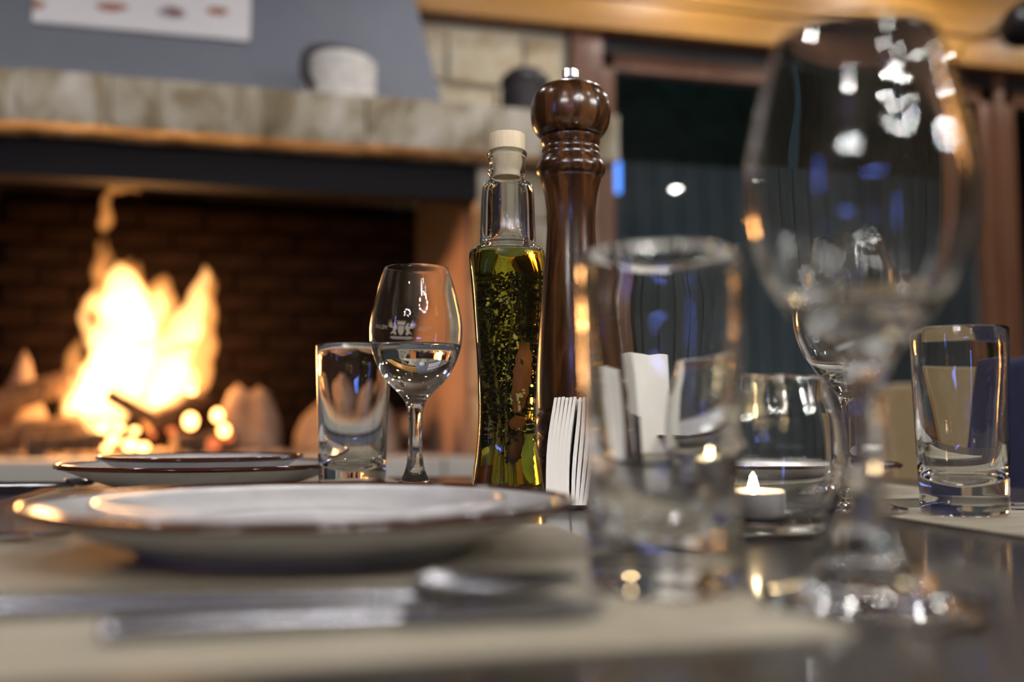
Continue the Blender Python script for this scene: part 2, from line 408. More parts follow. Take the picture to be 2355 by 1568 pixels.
# ------------------------------------------------------------------ night garden behind the panes
struct(obj('ground_outside', G().box((4, 12, -.35), (30, 15.5, .1)), m_grass, smooth=False))
fe = thing('slat_fence', 'weathered grey vertical slat fence standing in the dark garden', 'fence', (0, 5.3, -.3))
sl = G().box((0, 0, 1.31), (.135, .025, 2.62)).mesh('slat', smooth=True, bevel=.004)
for i in range(64):
    obj('slat', sl, m_fence, fe, (.6 + i * .15, 0, 0))
for zr in (.4, 2.3):
    obj('rail', G().box((5.3, .04, zr), (9.6, .05, .09)), m_fence, fe)
hb = random.Random(5)
for i, (hx, hh, hr) in enumerate([(1.2, 3.0, .75), (3.0, 3.6, .80), (4.8, 3.2, .75), (6.6, 3.7, .80), (8.4, 3.3, .75), (10.2, 3.6, .80), (2.1, 5.2, .68), (3.9, 5.6, .70), (5.7, 5.2, .68), (7.5, 5.7, .70), (9.3, 5.3, .68), (11.1, 5.6, .70), (.3, 5.3, .68)]):
    bm = bmesh.new(); bmesh.ops.create_icosphere(bm, subdivisions=4, radius=1)
    for vv in bm.verts:
        q = 1 + .16 * math.sin(vv.co.x * 7 + i) * math.sin(vv.co.y * 6 + 2 * i) + .12 * math.sin(vv.co.z * 9 + i) + hb.uniform(-.07, .07)
        vv.co = Vector((vv.co.x * hr * q, vv.co.y * .8 * q, vv.co.z * hh / 2 * q))
    me = bpy.data.meshes.new('shrub'); bm.to_mesh(me); bm.free()
    bush = thing('garden_shrub', 'dense dark green shrub behind the garden fence at night', 'shrub', (hx, 7.0 if i < 6 else 8.9, -.3), group='shrubs behind the garden fence')
    obj('foliage', me, m_hedge, bush, (0, 0, hh / 2 + .25))
    obj('trunk', G().tube([(0, 0, 0), (.03, 0, .5), (0, .02, 1.0)], [.09, .07, .05]), m_log, bush)
gl = thing('garden_lamp', 'slim post lamp glowing blue outside the window beside the brown post', 'lamp', (on_v(1421, 500, 4.5).x, 4.5, -.3))
obj('post', G().tube([(0, 0, 0), (0, 0, 1.86)], .018, 10), m_black, gl)
zb = on_v(1421, 408, 4.5).z + .3
obj('light_tube', G().lathe([(0, zb - .08), (.016, zb - .075), (.016, zb + .075), (0, zb + .08)], 16), m_blue2, gl)
obj('cap', G().lathe([(0, zb + .082), (.03, zb + .083), (.02, zb + .11), (0, zb + .115)], 16), m_black, gl)

# ================================================================== FIREPLACE
FV = 3.20
ZM0 = on_v(0, 275, 3.05).z; ZM1 = on_v(0, 152, 3.05).z
ZL0 = on_v(0, 400, FV).z; ZL1 = ZM0
ZH = on_v(300, 1058, 3.12).z                         # hearth top
UO1 = on_v(1096, 700, FV).x                          # right edge of the opening
UO0 = UO1 - 1.72
UPR = 1.10
UML, UMR = UO0 - .5, on_v(1424, 300, 3.05).x
fp = thing('fireplace', 'large open fireplace with stone mantel, black lintel and grey plaster hood', 'fireplace', ((UO0 + UO1) / 2, 3.5, 0))
OX, OY = (UO0 + UO1) / 2, 3.5
def fpart(name, g, m, parent=None, **kw):
    g.v = [(x - OX, y - OY, zq) for x, y, zq in g.v]
    return obj(name, g, m, parent or fp, **kw)
# base below the hearth, set back a little
fpart('base_block', G().box(((UML + UPR) / 2, (FV + .05 + V1) / 2, (ZH - .07) / 2), (UPR - UML, V1 - FV - .06, ZH - .07)), m_hood, smooth=True, bevel=.01)
# hearth slabs
hs = rs; u = UML
edges = [UML, UML + .55, UML + 1.05, UML + 1.6, UML + 2.1, UPR + .03]
for a, b in zip(edges, edges[1:]):
    fpart('hearth_slab', G().box(((a + b) / 2, (3.12 + 3.95) / 2, ZH - .035), (b - a - .006, .83, .07)), m_hearth, smooth=True, bevel=.008)
# pillars of stacked stones
def pillar(u0, u1):
    z = ZH + .001; k = 0
    while z < ZL0 + .02 - .02:
        h = [.21, .16, .24, .18][k % 4]; z2 = min(z + h, ZM0 - .002)
        if ZM0 - z2 < .09: z2 = ZM0 - .002
        cut = u0 + (u1 - u0) * (.42 if k % 2 else .6)
        for a, b in ((u0, cut), (cut, u1)):
            e = rs.uniform(-.008, .006)
            fpart('pillar_stone', G().box(((a + b) / 2, (FV + e + V1 - .03) / 2, (z + z2) / 2), (b - a - .006, V1 - .03 - FV - e, z2 - z - .006)), m_stone, smooth=True, bevel=.01)
        z = z2; k += 1
        if z >= ZM0 - .003: break
pillar(UO1, UPR)
pillar(UO0 - .42, UO0)
# lintel, mantel stones
fpart('lintel', G().box(((UO0 + UO1) / 2 - .0, FV + .05, (ZL0 + ZL1) / 2), (UO1 - UO0 - .002, .10, ZL1 - ZL0 - .002)), m_lintel, smooth=True, bevel=.004)
fpart('smoke_shelf', G().box(((UO0 + UO1) / 2, (FV + .1 + V1) / 2, ZM0 + .02 + .1), (UO1 - UO0, V1 - FV - .14, .03)), m_brick, smooth=False)
cuts = [UML] + [on_v(px, 220, 3.05).x for px in (40, 255, 610, 845, 1120, 1265)] + [UMR]
for i, (a, b) in enumerate(zip(cuts, cuts[1:])):
    e = rs.uniform(-.006, .004)
    fpart('mantel_stone', G().box(((a + b) / 2, (3.05 + e + 3.72) / 2, (ZM0 + ZM1) / 2 + rs.uniform(-.003, .003)), (b - a - .0015, .67 - e, ZM1 - ZM0)), m_stone, smooth=True, bevel=.007)
# grey hood: tapered
hb0 = on_v(1034, 228, 3.34).x; pt = on_v(957, 2, 3.52)
hl0 = 2 * (UO0 + UO1) / 2 - hb0
def hood():
    z0, z1 = ZM1 + .001, ZC - .002
    k = (hb0 - pt.x) / (pt.z - z0)
    kv = (3.52 - 3.34) / (pt.z - z0)
    zt = z1 - z0
    a = [(hl0, 3.34, z0), (hb0, 3.34, z0), (hb0, 3.96, z0), (hl0, 3.96, z0)]
    b = [(hl0 + k * zt, min(3.34 + kv * zt, 3.8), z1), (hb0 - k * zt, min(3.34 + kv * zt, 3.8), z1), (hb0 - k * zt, 3.96, z1), (hl0 + k * zt, 3.96, z1)]
    return G().add(a + b, [(3, 2, 1, 0), (4, 5, 6, 7), (0, 1, 5, 4), (1, 2, 6, 5), (2, 3, 7, 6), (3, 0, 4, 7)]), kv
hg, KV = hood()
fpart('hood', hg, m_hood, smooth=True, bevel=.012)
# firebox: bricks of the back wall, fireclay right and left cheeks
bk = fpart('firebox_back', G().box(((UO0 + UO1) / 2, 3.955, (ZH + ZM0) / 2), (UO1 - UO0, .04, ZM0 - ZH)), m_brick, smooth=False)
bme = G().box((0, 0, 0), (.222, .04, .068)).mesh('brick', smooth=True, bevel=.006)
bme.materials.append(m_brick)
zz = ZH + .036; r_ = 0
while zz + .03 < ZM0:
    u = UO0 + .115 - (r_ % 2) * .115
    while u < UO1 + .05:
        if UO0 + .09 < u < UO1 - .09:
            o = obj('brick', bme, None, bk, (u - OX, 3.925 + rs.uniform(-.006, .006) - OY, zz))
        u += .232
    zz += .077; r_ += 1
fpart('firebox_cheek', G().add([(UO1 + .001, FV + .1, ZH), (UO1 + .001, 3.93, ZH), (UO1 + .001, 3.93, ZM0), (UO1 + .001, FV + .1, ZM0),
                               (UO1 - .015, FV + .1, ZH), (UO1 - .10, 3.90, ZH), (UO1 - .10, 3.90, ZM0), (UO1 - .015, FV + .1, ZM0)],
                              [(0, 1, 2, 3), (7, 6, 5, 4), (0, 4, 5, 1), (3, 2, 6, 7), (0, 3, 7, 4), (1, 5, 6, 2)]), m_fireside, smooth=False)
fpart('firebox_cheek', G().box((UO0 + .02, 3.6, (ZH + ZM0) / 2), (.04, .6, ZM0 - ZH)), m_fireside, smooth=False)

# logs, ash and stones in the fire
def log_between(a, b, r, lab, grp=None, m=None):
    a, b = Vector(a), Vector(b)
    for q in (a, b): q.z = max(q.z, ZH + r * 1.1 + .002)      # rests on the hearth
    d = b - a; n = 9
    t = thing('firewood_log', lab, 'log', a, group=grp)
    pts = [d * (i / (n - 1)) + Vector((rs.uniform(-1, 1), rs.uniform(-1, 1), rs.uniform(-1, 1))) * r * .06 for i in range(n)]
    obj('bark', G().tube(pts, [r * rs.uniform(.92, 1.06) for _ in range(n)], 12), m or m_log, t)
    for p, q in ((pts[0], -d), (pts[-1], d)):
        e = q.normalized()
        obj('cut_end', G().tube([p - e * .004, p + e * .004], r * .9, 12), m_logend, t)
    return t
FB = 3.58
def hp(px, py, v=FB): return on_v(px, py, v)
log_between(hp(-60, 945, 3.5), hp(190, 868, 3.62), .043, 'brown log leaning against the fire, topmost of the left pile', 'x')
log_between(hp(-40, 1020, 3.45), hp(230, 965, 3.6), .042, 'brown log in the left pile under the leaning log')
log_between(hp(60, 1022, 3.38), hp(300, 1012, 3.46), .03, 'thin charred log lying at the front of the fire')
log_between(hp(250, 908, 3.44), hp(352, 965, 3.50), .022, 'dark split log crossing the bright flames')
log_between(hp(340, 975, 3.55), hp(470, 905, 3.62), .035, 'charred log leaning up to the right of the flames')
log_between(hp(345, 822, 3.60), hp(445, 790, 3.60), .014, 'thin dark branch high among the flames')
log_between(hp(400, 1030, 3.42), hp(540, 1012, 3.50), .034, 'charred log glowing red at the right of the fire')
log_between(hp(890, 1040, 3.70), hp(950, 1040, 3.60), .072, 'thick log standing by the right cheek of the firebox', None)
def rock(px, py0, py1, wpx, v, lab, m, nm='fire_stone'):
    p = hp(px, py1, v); s = wpx / F * v; h = hp(px, py0, v).z - ZH
    g = G(); rr = random.Random(px)
    bm = bmesh.new(); bmesh.ops.create_icosphere(bm, subdivisions=3, radius=1)
    for q in bm.verts:
        k = 1 + .14 * math.sin(q.co.x * 5 + px) + .1 * math.sin(q.co.y * 6 + q.co.z * 4)
        z = max(q.co.z * k, -.0)
        tp = 1 - .3 * max(z, 0) ** 2
        q.co = Vector((q.co.x * s / 2 * k * tp, q.co.y * s / 2.5 * k * tp, z * h / 1.0))
    me = bpy.data.meshes.new(nm); bm.to_mesh(me); bm.free()
    for f in me.polygons: f.use_smooth = True
    return tag(obj(nm, me, m, None, (p.x, v, ZH + .001)), lab, 'stone')
rock(570, 885, 1045, 140, 3.70, 'pale pointed stone behind the fire, next to the brick wall', m_ash)
rock(755, 900, 1045, 140, 3.62, 'broad pale stone in the ash right of the fire', m_ash)
rock(45, 835, 1045, 120, 3.77, 'pale rounded stone behind the leaning log at the left end of the firebox', m_ash)
rock(880, 940, 1045, 80, 3.42, 'orange lit stone between the ash and the thick log', m_ash)
ab = G()
rr = random.Random(11)
for i in range(260):
    uu = rr.uniform(UO0 + .25, UO1 - .25); vq = rr.uniform(3.36, 3.85); s = rr.uniform(.006, .022)
    ab.ball((uu, vq, ZH + s * .4), s, 6, 4, (1, 1, .7))
stuff(tag(obj('ash_bed', ab, m_ash), 'grey lumpy ash spread over the hearth around the fire', 'ash'))

# embers: glowing lumps one by one
emb = [(440, 898, 22, 3.55, 1), (438, 968, 30, 3.46, 1), (500, 955, 24, 3.48, 1), (515, 990, 24, 3.46, 1), (260, 1010, 26, 3.42, 1), (300, 1022, 30, 3.42, 1),
       (235, 985, 24, 3.44, 1), (330, 1028, 24, 3.42, 1), (275, 985, 20, 3.46, 1), (310, 990, 18, 3.5, 1), (350, 1000, 16, 3.46, 0), (490, 1020, 34, 3.44, 0), (525, 1008, 22, 3.46, 0), (395, 990, 22, 3.46, 0),
       (205, 1005, 16, 3.46, 0), (245, 1030, 18, 3.40, 1)]
for i, (px, py, d, v, hot) in enumerate(emb):
    p = hp(px, py, v); r = d / 2 / F * v
    tag(obj('ember', G().ball((0, 0, 0), r, 10, 7, (1, .8, 1.2 if i in (1, 2, 3) else .8)), m_ember if hot else m_coal, None, p),
        'white hot ember glowing among the burning logs' if hot else 'dull red coal glowing in the ash beside the logs', 'ember',
        'hot embers in the fire' if hot else 'red coals in the ash')

fire = thing('log_fire', 'tall yellow and orange flames rising from the burning logs', 'fire', (hp(290, 1000).x, FB, ZH))
fl_hot = flame_mat('flame_hot', (1., .45, .14), 38.)
fl_soft = flame_mat('flame_soft', (1., .37, .09), 15.)
FL = Vector(fire.location)
def flame(pts, m, dv=0.):
    path = [hp(px, py, FB + dv) - FL for px, py, r in pts]
    rad = [max(r, 2) / F * FB for _, _, r in pts]
    P = cr(path, 5); Q = [max(.002, q[0]) for q in cr([(r, 0) for r in rad], 5)]
    rr = random.Random(int(pts[0][0] * 7 + pts[0][1]))
    g = G(); g.tube(P, Q, 14, .8)
    ph = rr.uniform(0, 6)
    g.v = [(x + .006 * math.sin(zq * 60 + ph), y, zq + .004 * math.sin(x * 80 + ph)) for x, y, zq in g.v]
    return obj('flame', g, m, fire, smooth=True, sharp=170)
hot = [
    [(255, 1005, 18), (240, 940, 62), (262, 860, 66), (285, 790, 72), (290, 720, 62), (285, 660, 46), (275, 622, 22), (268, 600, 5)],
    [(330, 960, 20), (345, 900, 55), (372, 850, 60), (405, 790, 42), (432, 740, 36), (452, 690, 24), (468, 640, 15), (474, 612, 4)],
    [(190, 1000, 14), (180, 960, 30), (205, 920, 42), (212, 880, 30), (190, 840, 14)],
    [(225, 905, 20), (250, 830, 40), (290, 800, 40)],
    [(385, 960, 16), (380, 925, 40), (415, 880, 40), (430, 840, 20)],
    [(350, 790, 14), (352, 740, 26), (368, 690, 20), (378, 655, 5)]]
hot += [
    [(150, 960, 8), (168, 930, 20), (172, 890, 16), (165, 862, 4)],
    [(300, 770, 14), (318, 720, 20), (312, 680, 14), (322, 648, 4)],
    [(420, 830, 10), (440, 790, 18), (462, 745, 12), (478, 712, 3)],
    [(212, 800, 8), (205, 760, 20), (198, 725, 14), (210, 690, 16), (222, 664, 4)]]
soft = [
    [(235, 640, 16), (250, 600, 12), (243, 572, 8), (250, 545, 3)],
    [(150, 1000, 12), (152, 940, 16), (146, 890, 12), (156, 850, 4)],
    [(300, 640, 26), (318, 618, 14), (322, 600, 4)],
    [(480, 730, 10), (486, 700, 12), (478, 670, 8), (484, 640, 3)],
    [(250, 740, 30), (236, 680, 24), (228, 620, 15), (230, 570, 9), (236, 548, 3)],
    [(243, 540, 3), (240, 515, 17), (246, 480, 13), (249, 445, 9), (252, 425, 6)],
    [(280, 700, 30), (225, 702, 28), (200, 695, 16), (188, 690, 5)],
    [(172, 930, 26), (166, 860, 24), (176, 810, 17), (182, 778, 4)],
    [(420, 900, 60), (450, 800, 50), (468, 720, 30), (482, 650, 14), (486, 618, 4)],
    [(330, 780, 50), (366, 700, 44), (374, 650, 22), (378, 628, 4)],
    [(285, 720, 70), (288, 650, 44), (296, 612, 16), (300, 592, 3)],
    [(250, 430, 7), (270, 436, 10), (320, 436, 5)]]
for i, p in enumerate(hot): flame(p, fl_hot, (-.04, .02, -.02, .03, 0., .05, -.03, .03, .02, -.02)[i])
for i, p in enumerate(soft): flame(p, fl_soft, (.01, -.02, .02, .03, 0, 0, .02, .03, .01, .03, .02, -.235)[i])
for i, (px, py, wd) in enumerate(((290, 900, .55), (370, 830, .3), (280, 740, .3))):
    ld = bpy.data.lights.new('fire_light', 'POINT'); ld.energy = FIRE_W * wd; ld.color = (1., .46, .15); ld.shadow_soft_size = .07
    lo = bpy.data.objects.new('fire_light', ld); COL.objects.link(lo); lo.location = hp(px, py, FB)

# print pinned on the hood, tin and bowl on the mantel
pa, pb = hp(66, 46, 3.33), hp(575, 88, 3.36)
ang = math.atan2(pb.z - pa.z, pb.x - pa.x)
ptilt = -math.atan(KV)
wdt = pb.x - pa.x + .01
pr = thing('poster', 'white unframed print with brown and orange food pictures on the grey hood', 'poster', (pa.x - .012, 3.34 + KV * (pa.z + .03 - ZM1) - .012, pa.z + .030), rot=(ptilt, 0, 0))
obj('sheet', G().box((wdt / 2, 0, .26), (wdt, .012, .52)), m_canvas, pr, bevel=.002)
def blot(cx, cz, rx, rz, m, n=16):
    g = G(); rr = random.Random(int(cx * 999))
    vs = [(cx + rx * math.cos(2 * PI * k / n) * rr.uniform(.8, 1.1), -.0075, cz + rz * math.sin(2 * PI * k / n) * rr.uniform(.8, 1.1)) for k in range(n)]
    vs2 = [(x, -.0062, zq) for x, _, zq in vs]
    g.add(vs + vs2, [tuple(range(n))] + [(k, (k + 1) % n, n + (k + 1) % n, n + k) for k in range(n)])
    return obj('printed_picture', g, m, pr, smooth=False)
k = wdt / 512.
blot(10 * k, 52 * k, 16 * k, 14 * k, m_print); blot(178 * k, 66 * k, 40 * k, 14 * k, m_print); blot(320 * k, 66 * k, 34 * k, 18 * k, m_print2)
blot(328 * k, 70 * k, 22 * k, 12 * k, m_print); blot(430 * k, 84 * k, 30 * k, 14 * k, m_print)
for qx, qz in ((60, 190), (190, 200), (330, 210), (450, 205)): blot(qx * k, qz * k, 44 * k, 40 * k, m_print if qx % 4 else m_print2)

bp = hp(780, 212, 3.24); br = 163 / F * 3.24 / 2
bh = hp(780, 148, 3.24).z - ZM1
bs = thing('wicker_basket', 'round white wicker basket with a dark bow handle on the mantel', 'basket', (bp.x, 3.20, ZM1 + .003))
prof = [(0, 0), (br * .96, 0), (br, .006), (br * 1.0, .02)]
for i in range(8):
    zq = .02 + (bh - .04) * i / 7; prof += [(br * (1.0 + (.012 if i % 2 else -.004)), zq)]
prof += [(br * .94, bh - .012), (br * .80, bh), (br * .2, bh + .004), (0, bh + .004)]
obj('body', G().lathe(prof, 40), m_wicker, bs)
obj('foot_hem', G().lathe([(br * .99, 0), (br * 1.05, .004), (br * 1.06, .024), (br * 1.01, .03), (br * .99, 0)], 40), m_wicker, bs)
hpts = [(-br * .80, -br * .78, .03), (-br * 1.0, -br * .70, bh * .5), (-br * .95, -br * .5, bh * .92), (-br * .5, -br * .4, bh + .014), (br * .1, -br * .3, bh + .018), (br * .6, -br * .2, bh + .008)]
obj('handle', G().tube(cr(hpts, 5), .015, 8), m_dark, bs)
dp = hp(1205, 228, 3.26); dr = 118 / F * 3.26 / 2
dh = hp(1205, 166, 3.26).z - ZM1
db = thing('clay_pot', 'dark brown lidded clay pot on the right end of the mantel', 'pot', (dp.x, 3.24, ZM1 + .003))
obj('body', G().lathe([(0, 0), (dr * .9, 0), (dr * .97, .01), (dr, dh * .55), (dr * .98, dh * .72), (0, dh * .72)], 40), m_dark, db)
obj('lid', G().lathe([(0, dh * .72), (dr * 1.03, dh * .72), (dr * 1.02, dh * .8), (dr * .7, dh * .95), (dr * .3, dh), (0, dh)], 40), m_dark, db)

# black spotlight on the pine header at the right
sp = on_v(2362, 55, V1 - .35)
st = thing('wall_spotlight', 'black round spotlight mounted on the pine boards over the window', 'lamp', sp)
obj('head', G().lathe([(0, -.10), (.06, -.10), (.092, -.06), (.10, 0), (.092, .06), (.05, .10), (0, .105)], 28), m_black, st, rot=(R(75), 0, R(20)))
obj('arm', G().tube([(0, .05, .0), (0, .14, .04), (0, .245, .05)], .014, 10), m_black, st)

# ================================================================== CEILING LAMPS of the room (they light the table)
SPOTS = [(-1.2, -1.2), (.6, -2.2), (2.0, -1.0), (-1.4, .9), (2.4, 1.0), (1.3, 2.4), (2.9, 2.6), (-.9, 2.3), (3.6, -.2), (.75, 2.7), (1.7, 3.45), (2.8, 3.45), (3.9, 3.4)]  # those nearest the far wall are added to brighten hood and pine header
def spot_proto():
    t = thing('ceiling_spot', 'unseen round recessed ceiling lamp with a white ring', 'lamp', group='recessed ceiling lamps')
    obj('ring', G().lathe([(.043, 0), (.045, -.008), (.068, -.010), (.073, -.004), (.073, 0), (.043, 0)], 28), m_chrome, t)
    obj('lens', G().lathe([(0, -.003), (.042, -.003), (.042, 0), (0, 0)], 24), m_spot, t)
    return t
sp0 = spot_proto()
for i, (x, y) in enumerate(SPOTS):
    t = sp0 if i == 0 else copy_tree(sp0)
    t.location = (x, y, ZC - .0005)
ch = thing('chandelier', 'ring chandelier with twelve round bulbs hanging behind the table end', 'chandelier', (.55, -1.25, 2.05))
obj('rod', G().tube([(0, 0, .02), (0, 0, ZC - 2.05 - .002)], .012, 10), m_black, ch)
obj('ring', G().tube([(.42 * math.cos(2 * PI * k / 36), .42 * math.sin(2 * PI * k / 36), 0) for k in range(37)], .012, 8), m_black, ch)
for k in range(3):
    a = 2 * PI * k / 3
    obj('spoke', G().tube([(0, 0, .03), (.42 * math.cos(a), .42 * math.sin(a), 0)], .008, 8), m_black, ch)
for k in range(12):
    a = 2 * PI * k / 12
    obj('bulb', G().ball((.42 * math.cos(a), .42 * math.sin(a), .055), .018, 12, 8), m_bulb, ch)
c2 = copy_tree(ch); c2.location = (2.5, -.9, 2.05); c2['label'] = 'unseen ring chandelier towards the right wall, added for sparkle in the glasses'  # extra copy out of view, added for more glints in the glass
c3 = copy_tree(ch); c3.location = (-1.5, -1.7, 2.15); c3['label'] = 'unseen ring chandelier towards the left wall, added for sparkle in the glasses'  # another added copy, only there to give more bright discs
ch['group'] = c2['group'] = c3['group'] = 'ring chandeliers'
led = thing('led_sign_bar', 'long blue light bar fixed to the rear wall', 'lamp', (-1.1, V0 + .03, 1.55))
obj('tube', G().tube([(-.6, .03, 0), (.6, .03, 0)], .014, 10), m_blue, led)
obj('bracket', G().box((-.5, 0, 0), (.05, .06, .05)), m_black, led); obj('bracket', G().box((.5, 0, 0), (.05, .06, .05)), m_black, led)
led2 = thing('led_post_bar', 'upright blue light bar fixed to the left wall', 'lamp', (U0 + .03, -.6, 1.5))
obj('tube', G().tube([(.03, 0, -.45), (.03, 0, .45)], .014, 10), m_blue, led2)
obj('bracket', G().box((0, 0, -.3), (.06, .05, .05)), m_black, led2); obj('bracket', G().box((0, 0, .3), (.06, .05, .05)), m_black, led2)

# ================================================================== DINING TABLE
TU0, TU1, TV0, TV1 = -.225, .775, -.75, 1.28
tb = thing('dining_table', 'long dark lacquered wooden dining table with place settings', 'table', ((TU0 + TU1) / 2, (TV0 + TV1) / 2, 0))
tw, tl = TU1 - TU0, TV1 - TV0
obj('tabletop', G().box((0, 0, TZ - .018), (tw, tl, .036)), m_table, tb, bevel=.004)
obj('apron', G().box((0, 0, TZ - .076), (tw - .12, tl - .12, .08)), m_table, tb, bevel=.003)
for sx in (-1, 1):
    for sy in (-1, 1):
        obj('leg', G().box((sx * (tw / 2 - .29), sy * (tl / 2 - .09), (TZ - .036) / 2), (.07, .07, TZ - .037)), m_table, tb, bevel=.004)

MH = .0016
MZ = TZ + MH + .0004
def placemat(u0, u1, v0, v1, lab, rz=0.):
    return tag(obj('placemat', G().box((0, 0, MH / 2), (u1 - u0, v1 - v0, MH)), m_mat, None, ((u0 + u1) / 2, (v0 + v1) / 2, TZ + .0002), (0, 0, rz), bevel=.0005), lab, 'placemat')
placemat(-.200, .183, .285, .640, 'beige woven placemat under the plates next to the tumbler and big wine glass')
placemat(-.200, .150, .912, 1.235, 'beige woven placemat under the stacked plates by the fireplace side of the table')
placemat(.435, .755, .340, .690, 'beige woven placemat under the empty tumbler by the navy chair')
placemat(.315, .665, .790, 1.115, 'beige woven placemat under the plate behind the candle bowl')

# ------------------------------------------------------------------ plates
def plate_meshes(r, h, foot, name):
    """body: one glazed shell; rim: thicker brown edge"""
    out = cr2([(foot * .96, .0), (foot, .0015), (foot * 1.03, .004), (foot * 1.12, .007), (r * .80, h * .52), (r * .93, h * .80), (r * .985, h * .93)], 4)
    inn = cr2([(r * .985, h * 1.0), (r * .93, h * .92), (r * .80, h * .68), (r * .70, h * .42), (r * .60, h * .30), (r * .3, h * .27)], 4)
    body = G().lathe([(0, .003), (foot * .92, .003)] + out + inn + [(0, h * .265)], 72).mesh(name + '_body', sharp=80)
    body.materials.append(m_plate)
    c = (r * .985, h * .965); q = .0023
    rim = G().lathe([(c[0] + q * 1.1 * math.cos(a), c[1] + q * math.sin(a)) for a in [2 * PI * i / 10 for i in range(11)]], 72).mesh(name + '_rim', sharp=120)
    rim.materials.append(m_rim)
    return body, rim
BIG = plate_meshes(.140, .0258, .084, 'dinner_plate')
SMALL = plate_meshes(.0985, .0252, .058, 'side_plate')
SMALLW = plate_meshes(.1055, .0178, .062, 'side_plate')
SMALLW[1].materials.clear(); SMALLW[1].materials.append(m_plate)
def plate(kind, p, z, lab, sc=1.):
    t = thing('dinner_plate' if kind is BIG else 'side_plate', lab, 'plate', (p.x, p.y, z)); t.scale = (sc, sc, 1)
    obj('body', kind[0], None, t); r_ = obj('rim', kind[1], None, t)
    if kind is not SMALLW: r_['label'] = 'glossy dark brown rim'
    return t
pA = at_depth(707, 1160, .527); plate(BIG, pA, MZ, 'large cream dinner plate with brown rim in the setting next to the big wine glass')
plate(SMALLW, pA, MZ + .0079, 'small plain cream plate stacked on the dinner plate next to the big wine glass')
pB = at_depth(474, 1062, 1.006); plate(BIG, pB, MZ, 'large cream dinner plate with brown rim on the fireplace side of the table')
plate(SMALL, at_depth(466, 1055, 1.006), MZ + .0079, 'small cream plate stacked on the dinner plate on the fireplace side')
pC = at_depth(1740, 1060, 1.03); plate(BIG, pC, MZ, 'large cream dinner plate with brown rim seen behind the candle bowl')

# ------------------------------------------------------------------ glasses
def tumbler_mesh(top, bot, h):
    o = [(0, .0030), (bot * .45, .0026), (bot * .80, .0010), (bot * .90, 0), (bot * .97, .0012), (bot * 1.0, .0045), (bot * 1.005, .010), (bot * .985, .0125), (bot * 1.0, .0155)]
    k = 10
    o += [(bot + (top - bot) * t, .0155 + (h - .017) * t) for t in [i / k for i in range(1, k + 1)]]
    o += [(top - .0005, h - .0004), (top - .0012, h), (top - .0019, h - .0006)]
    i_ = cr2([(top - .0022, h - .003), (top - .0026, h * .8), (bot + (top - bot) * .55 - .0034, h * .55), (bot - .0040, h * .33), (bot * .74, h * .22), (bot * .5, h * .175), (bot * .2, h * .155), (0, h * .15)], 6)
    return G().lathe(o + i_, 72).mesh('tumbler', sharp=75)
TUM = tumbler_mesh(.0335, .0297, .1325); TUM.materials.append(m_glass)
def tumbler(p, z, lab, s=1.):
    t = tag(obj('tumbler_glass', TUM, None, None, (p.x, p.y, z)), lab, 'glass'); t.scale = (s, s, s); return t
tumbler(at_depth(811, 1000, .945), MZ, 'clear heavy tumbler glass between the stacked plates and the wine glass of water', 1.055)
tumbler(at_depth(1522, 1000, .402), MZ, 'clear heavy tumbler glass beside the big wine glass and the napkins', 1.01)
tumbler(at_depth(2211, 980, .73), MZ, 'clear heavy tumbler glass in front of the navy chair', 1.02)

WG = [(.0372, .0012), (.0376, .0020), (.0368, .0030), (.030, .0044), (.022, .0078), (.0145, .0148), (.0093, .0241), (.0068, .0352), (.0058, .0538), (.0060, .0723), (.0090, .0835), (.0128, .089),
      (.0178, .0946), (.0252, .102), (.0322, .113), (.0380, .128), (.0399, .143), (.0386, .158), (.0336, .180), (.0278, .1985)]
WI = [(.0276, .1985), (.0325, .180), (.0374, .158), (.0386, .143), (.0366, .128), (.0306, .113), (.0230, .1035), (.0140, .0985), (.006, .0968), (0, .0964)]
def wine_profile(water=None):
    o = [(0, .0022), (.018, .0020), (.034, .0006)] + cr2(WG, 6) + [(.02775, .1992)]
    i_ = cr2(WI, 6)
    if water:
        w_ = [q for q in i_ if q[1] > water]
        a, b = w_[-1], i_[len(w_)]
        t = (a[1] - water) / (a[1] - b[1])
        w_.append((a[0] + (b[0] - a[0]) * t, water)); w_.append((w_[-1][0] * .95, water - .0006)); w_.append((0, water - .0006))
        i_ = w_
    return o + i_
def bowl_r(z):
    o = cr2(WG, 12)
    for a, b in zip(o, o[1:]):
        if a[1] <= z <= b[1] and a[1] > .08: return a[0] + (b[0] - a[0]) * (z - a[1]) / max(1e-9, b[1] - a[1])
    return .0399
WINE = G().lathe(wine_profile(), 72).mesh('wine_glass', sharp=80); WINE.materials.append(m_glass)
WATZ = .1320
WINEW = G().lathe(wine_profile(WATZ), 72).mesh('wine_glass_filled', sharp=80); WINEW.materials.append(m_glass)
def wine(p, z, lab, mesh=WINE, s=1., rz=0.):
    t = thing('wine_glass', lab, 'glass', (p.x, p.y, z), rz); t.scale = (s, s, s)
    obj('bowl_and_stem', mesh, None, t); return t
wine(at_depth(1990, 900, .364), MZ, 'big empty wine glass at the corner of the placemat, next to the tumbler', s=1.045)
wine(at_depth(1957, 980, .757), MZ, 'empty wine glass behind the candle bowl, its foot by the placemat edge', s=1.03)
pw = at_depth(956, 900, .875); WS = 1.025
wg = wine(pw, TZ + .0003, 'wine glass with an etched winged crest holding some clear water', WINEW, WS)
wprof = [q for q in cr2(WI, 6) if q[1] < WATZ - .001]
wt = obj('water', G().lathe([(0, WATZ - .0009), (wprof[0][0] - .0004, WATZ - .0009)] + [(max(0, q[0] - .0003), q[1] + .0003) for q in wprof], 48), m_water, None, (pw.x, pw.y, TZ + .0003)); wt.scale = (WS, WS, WS)
